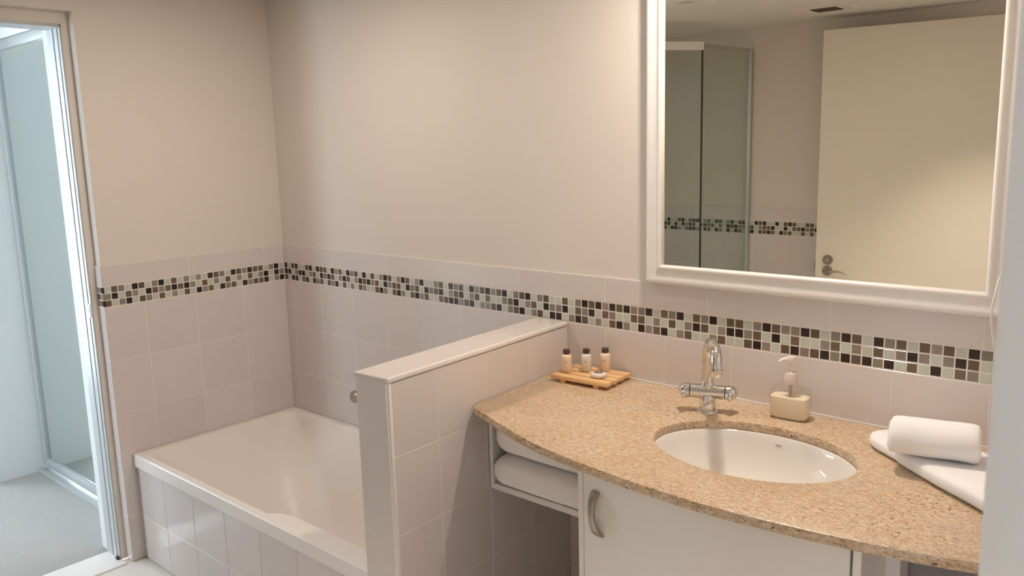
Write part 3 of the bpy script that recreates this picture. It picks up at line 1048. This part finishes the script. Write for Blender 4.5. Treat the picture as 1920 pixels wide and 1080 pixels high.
# ------------------------------------------------------------------ framed wall mirror and its cord
MX0, MX1, MZ0, MZ1 = 1.816, 2.712, Z(0.146), Z(1.02)
FWD = 0.058
wm = empty('wall_mirror', 'large wall mirror in a white moulded frame above the basin', 'mirror', (2.26, 0.0, MZ0))
GX0, GX1, GZB, GZT = 1.870, 2.655, Z(0.2055), Z(0.962)
box('mirror_glass', MIRROR, GX0 - 0.006 - 2.26, GX1 + 0.006 - 2.26, -0.020, -0.016, GZB - 0.006 - MZ0, GZT + 0.006 - MZ0, wm)


prof = [(0.0, 0.0), (0.0, -0.020), (0.004, -0.026), (0.010, -0.0275), (0.016, -0.0265), (0.030, -0.0265), (0.038, -0.0272), (0.042, -0.031), (0.047, -0.0325), (0.0515, -0.031), (0.054, -0.026), (0.0545, -0.0205), (0.0545, -0.004), (0.0, 0.0)][:-1]
ox0, ox1, oz0, oz1 = GX0 - 0.0545, GX1 + 0.0545, GZB - 0.0545, GZT + 0.0545
corners = [(ox0, oz0, 1, 1), (ox1, oz0, -1, 1), (ox1, oz1, -1, -1), (ox0, oz1, 1, -1)]
for i in range(4):
    a, b = corners[i], corners[(i + 1) % 4]
    bm = bmesh.new()
    loft(bm, [[(c[0] + c[2] * d - 2.26, y, c[1] + c[3] * d - MZ0) for d, y in prof] for c in (a, b)], cap0=True, cap1=True)
    finish('frame_rail', bm, GLOSSW, wm, smooth=50)

bm = bmesh.new()
pts = [(2.704, -0.05, Z(0.62)), (2.693, -0.05, Z(0.30)), (2.683, -0.052, Z(0.235)), (2.679, -0.054, Z(0.207)), (2.674, -0.05, Z(0.173)), (2.674, -0.034, Z(0.13)), (2.682, -0.012, Z(0.06)), (2.70, -0.008, Z(-0.06)), (2.70, -0.008, Z(-0.139))]
sm = smooth_line([(p[0], p[2]) for p in pts], 4)
sy = smooth_line([(p[1], p[2]) for p in pts], 4)
tube(bm, [(a[0], b[0], a[1]) for a, b in zip(sm, sy)], 0.0025, 8)
cd = finish('cord', bm, mat('white_cord', (0.82, 0.79, 0.76), 0.4), smooth=True)
tag(cd, 'thin white cord hanging beside the mirror frame', 'cord')

# ------------------------------------------------------------------ door seen in the mirror
LW = 0.815
dr = empty('door_1', 'cream flush door standing ajar with a lever handle, seen in the mirror', None, (2.172, YB - 0.012, 0), math.radians(180 - 10.5), kind='structure')
box('leaf', mat('door_paint', (0.82, 0.76, 0.66), 0.35), 0, LW, -0.036, 0, 0.012, Z(1.072), dr, 0.002, 1)
hxx, hz = LW - 0.062, Z(-0.155)


def disc(name, z, r, d):
    return lathe(name, [(0.0, 0), (r, 0), (r, d * 0.7), (r - 0.002, d), (0.0, d)], NICKEL, dr, (hxx, -0.036, z), (math.pi / 2, 0, 0), 32)


dk_ = disc('handle', hz, 0.026, 0.008)
dk_['label'] = 'satin lever handle on a round rose'
bm = bmesh.new()
tube(bm, [(0, 0, 0.004), (0, 0, 0.035), (-0.006, 0, 0.044), (-0.03, 0.002, 0.047), (-0.06, 0.003, 0.047), (-0.09, -0.002, 0.046), (-0.108, -0.009, 0.045)], [0.008, 0.008, 0.008, 0.006, 0.0055, 0.005, 0.003], 12)
finish('lever', bm, NICKEL, dk_, smooth=50)
lk = disc('lock', hz + 0.058, 0.026, 0.008)
lathe('turn_button', [(0.0, 0.006), (0.010, 0.006), (0.009, 0.014), (0.0, 0.015)], SILVER, lk)
box('turn_grip', SILVER, -0.0025, 0.0025, -0.009, 0.009, 0.012, 0.022, lk, 0.001, 1)
box('latch', NICKEL, LW, LW + 0.008, -0.026, -0.010, hz + 0.0, hz + 0.045, dr)

# ------------------------------------------------------------------ shower screen seen in the mirror
sh = empty('shower_screen', 'corner shower enclosure of tinted glass with silver profiles, seen in the mirror', 'shower screen', (0.5, -2.1, 0))
A, B2, C2, D2 = Vector((0.912, YB + 0.002, 0)), Vector((0.868, -2.065, 0)), Vector((0.47, -1.50, 0)), Vector((0.012, -1.655, 0))
ST = Z(1.035)


def panel(a, b, name, z0, z1, th, m, ext=0.0):
    d = (b - a)
    L_ = d.length
    ang = math.atan2(d.y, d.x)
    return box(name, m, -ext, L_ + ext, -th / 2, th / 2, z0, z1, None, 0), a, ang


def place(o, a, ang):
    o.parent = sh
    o.location = (a.x - 0.5, a.y + 2.1, 0)
    o.rotation_euler = (0, 0, ang)
    return o


for i, (a, b) in enumerate(((A, B2), (B2, C2), (C2, D2))):
    place(*panel(a, b, 'glass_panel', 0.06, ST - 0.02, 0.006, SHOWERGLASS, -0.004))
    t_, w_ = ((0.018, 0.014), (0.034, 0.034), (0.034, 0.034))[i]
    place(*panel(a, b, 'top_rail', ST - t_, ST + (0.0 if i == 0 else 0.006), w_, GLOSSW if i else SILVER))
    place(*panel(a, b, 'bottom_rail', 0.03, 0.06, 0.03, SILVER))
for p, m_ in ((A + Vector((0, 0.012, 0)), SILVER), (B2, DARK), (C2, SILVER), (D2 + Vector((0.004, 0, 0)), SILVER)):
    w = 0.010 if m_ is SILVER else 0.004
    o = box('post', m_, -w, w, -w, w, 0.03, ST, sh, 0.001, 1)
    o.location = (p.x - 0.5, p.y + 2.1, 0)
st = bmesh.new()
loft(st, [[(p.x - 0.5, p.y + 2.1, z) for p in (Vector((0.01, YB + 0.003, 0)), A + Vector((0.02, 0, 0)), B2 + Vector((0.02, 0.01, 0)), C2 + Vector((0.01, 0.02, 0)), D2 + Vector((0, 0.02, 0)))] for z in (0.001, 0.03)], cap0=True, cap1=True)
finish('shower_base', st, ACRYL, sh)

# ------------------------------------------------------------------ ceiling fittings
vt = empty('ceiling_vent', 'small dark louvred exhaust vent in the ceiling, seen in the mirror', 'vent', (1.472, -2.158, CEIL), math.radians(0))
boxes('vent_frame', CPAINT, [(-0.085, 0.085, -0.080, -0.058, -0.006, 0), (-0.085, 0.085, 0.058, 0.080, -0.006, 0), (-0.085, -0.063, -0.058, 0.058, -0.006, 0), (0.063, 0.085, -0.058, 0.058, -0.006, 0)], vt)
box('vent_backing', DARK, -0.063, 0.063, -0.058, 0.058, -0.0008, 0, vt)
for i in range(6):
    s_ = box('slat', mat('vent_brown', (0.10, 0.075, 0.05), 0.5), -0.062, 0.062, -0.006, 0.006, -0.0008, 0.0008, vt)
    s_.location = (0, -0.048 + 0.0192 * i, -0.005)
    s_.rotation_euler = (math.radians(35), 0, 0)


def fitting(x, y, lit, label):
    d = empty('ceiling_downlight_or_fill', label, 'downlight', (x, y, CEIL), group='downlights in the bathroom ceiling')
    bm = bmesh.new()
    loft(bm, [circle(0.046, 0.0, 32), circle(0.046, -0.004, 32), circle(0.042, -0.006, 32), circle(0.034, -0.005, 32), circle(0.032, -0.001, 32)])
    finish('rim', bm, GLOSSW, d, smooth=40)
    if lit:
        m, t, p = nt('lamp_face')
        p.inputs['Emission Color'].default_value = (1, 0.85, 0.68, 1)
        p.inputs['Emission Strength'].default_value = 14
        p.inputs['Base Color'].default_value = (0.8, 0.8, 0.8, 1)
    else:
        m = mat('lamp_glass', (0.55, 0.50, 0.44), 0.15)
    lathe('lamp_lens', [(0.0, -0.003), (0.031, -0.003), (0.031, -0.001), (0.0, -0.001)], m, d, n=32)


names = ('lit recessed downlight above the basin and worktop', 'added fill light above the bathtub',
         'added fill light in the ceiling near the camera doorway', 'recessed downlight in the ceiling before the shower, seen in the mirror')  # fittings above the bath and near the doorway carry the added fill
for ((lx, ly), p, cone), nm in zip(DOWN_FILL, names):
    fitting(lx, ly, p > 0, nm)
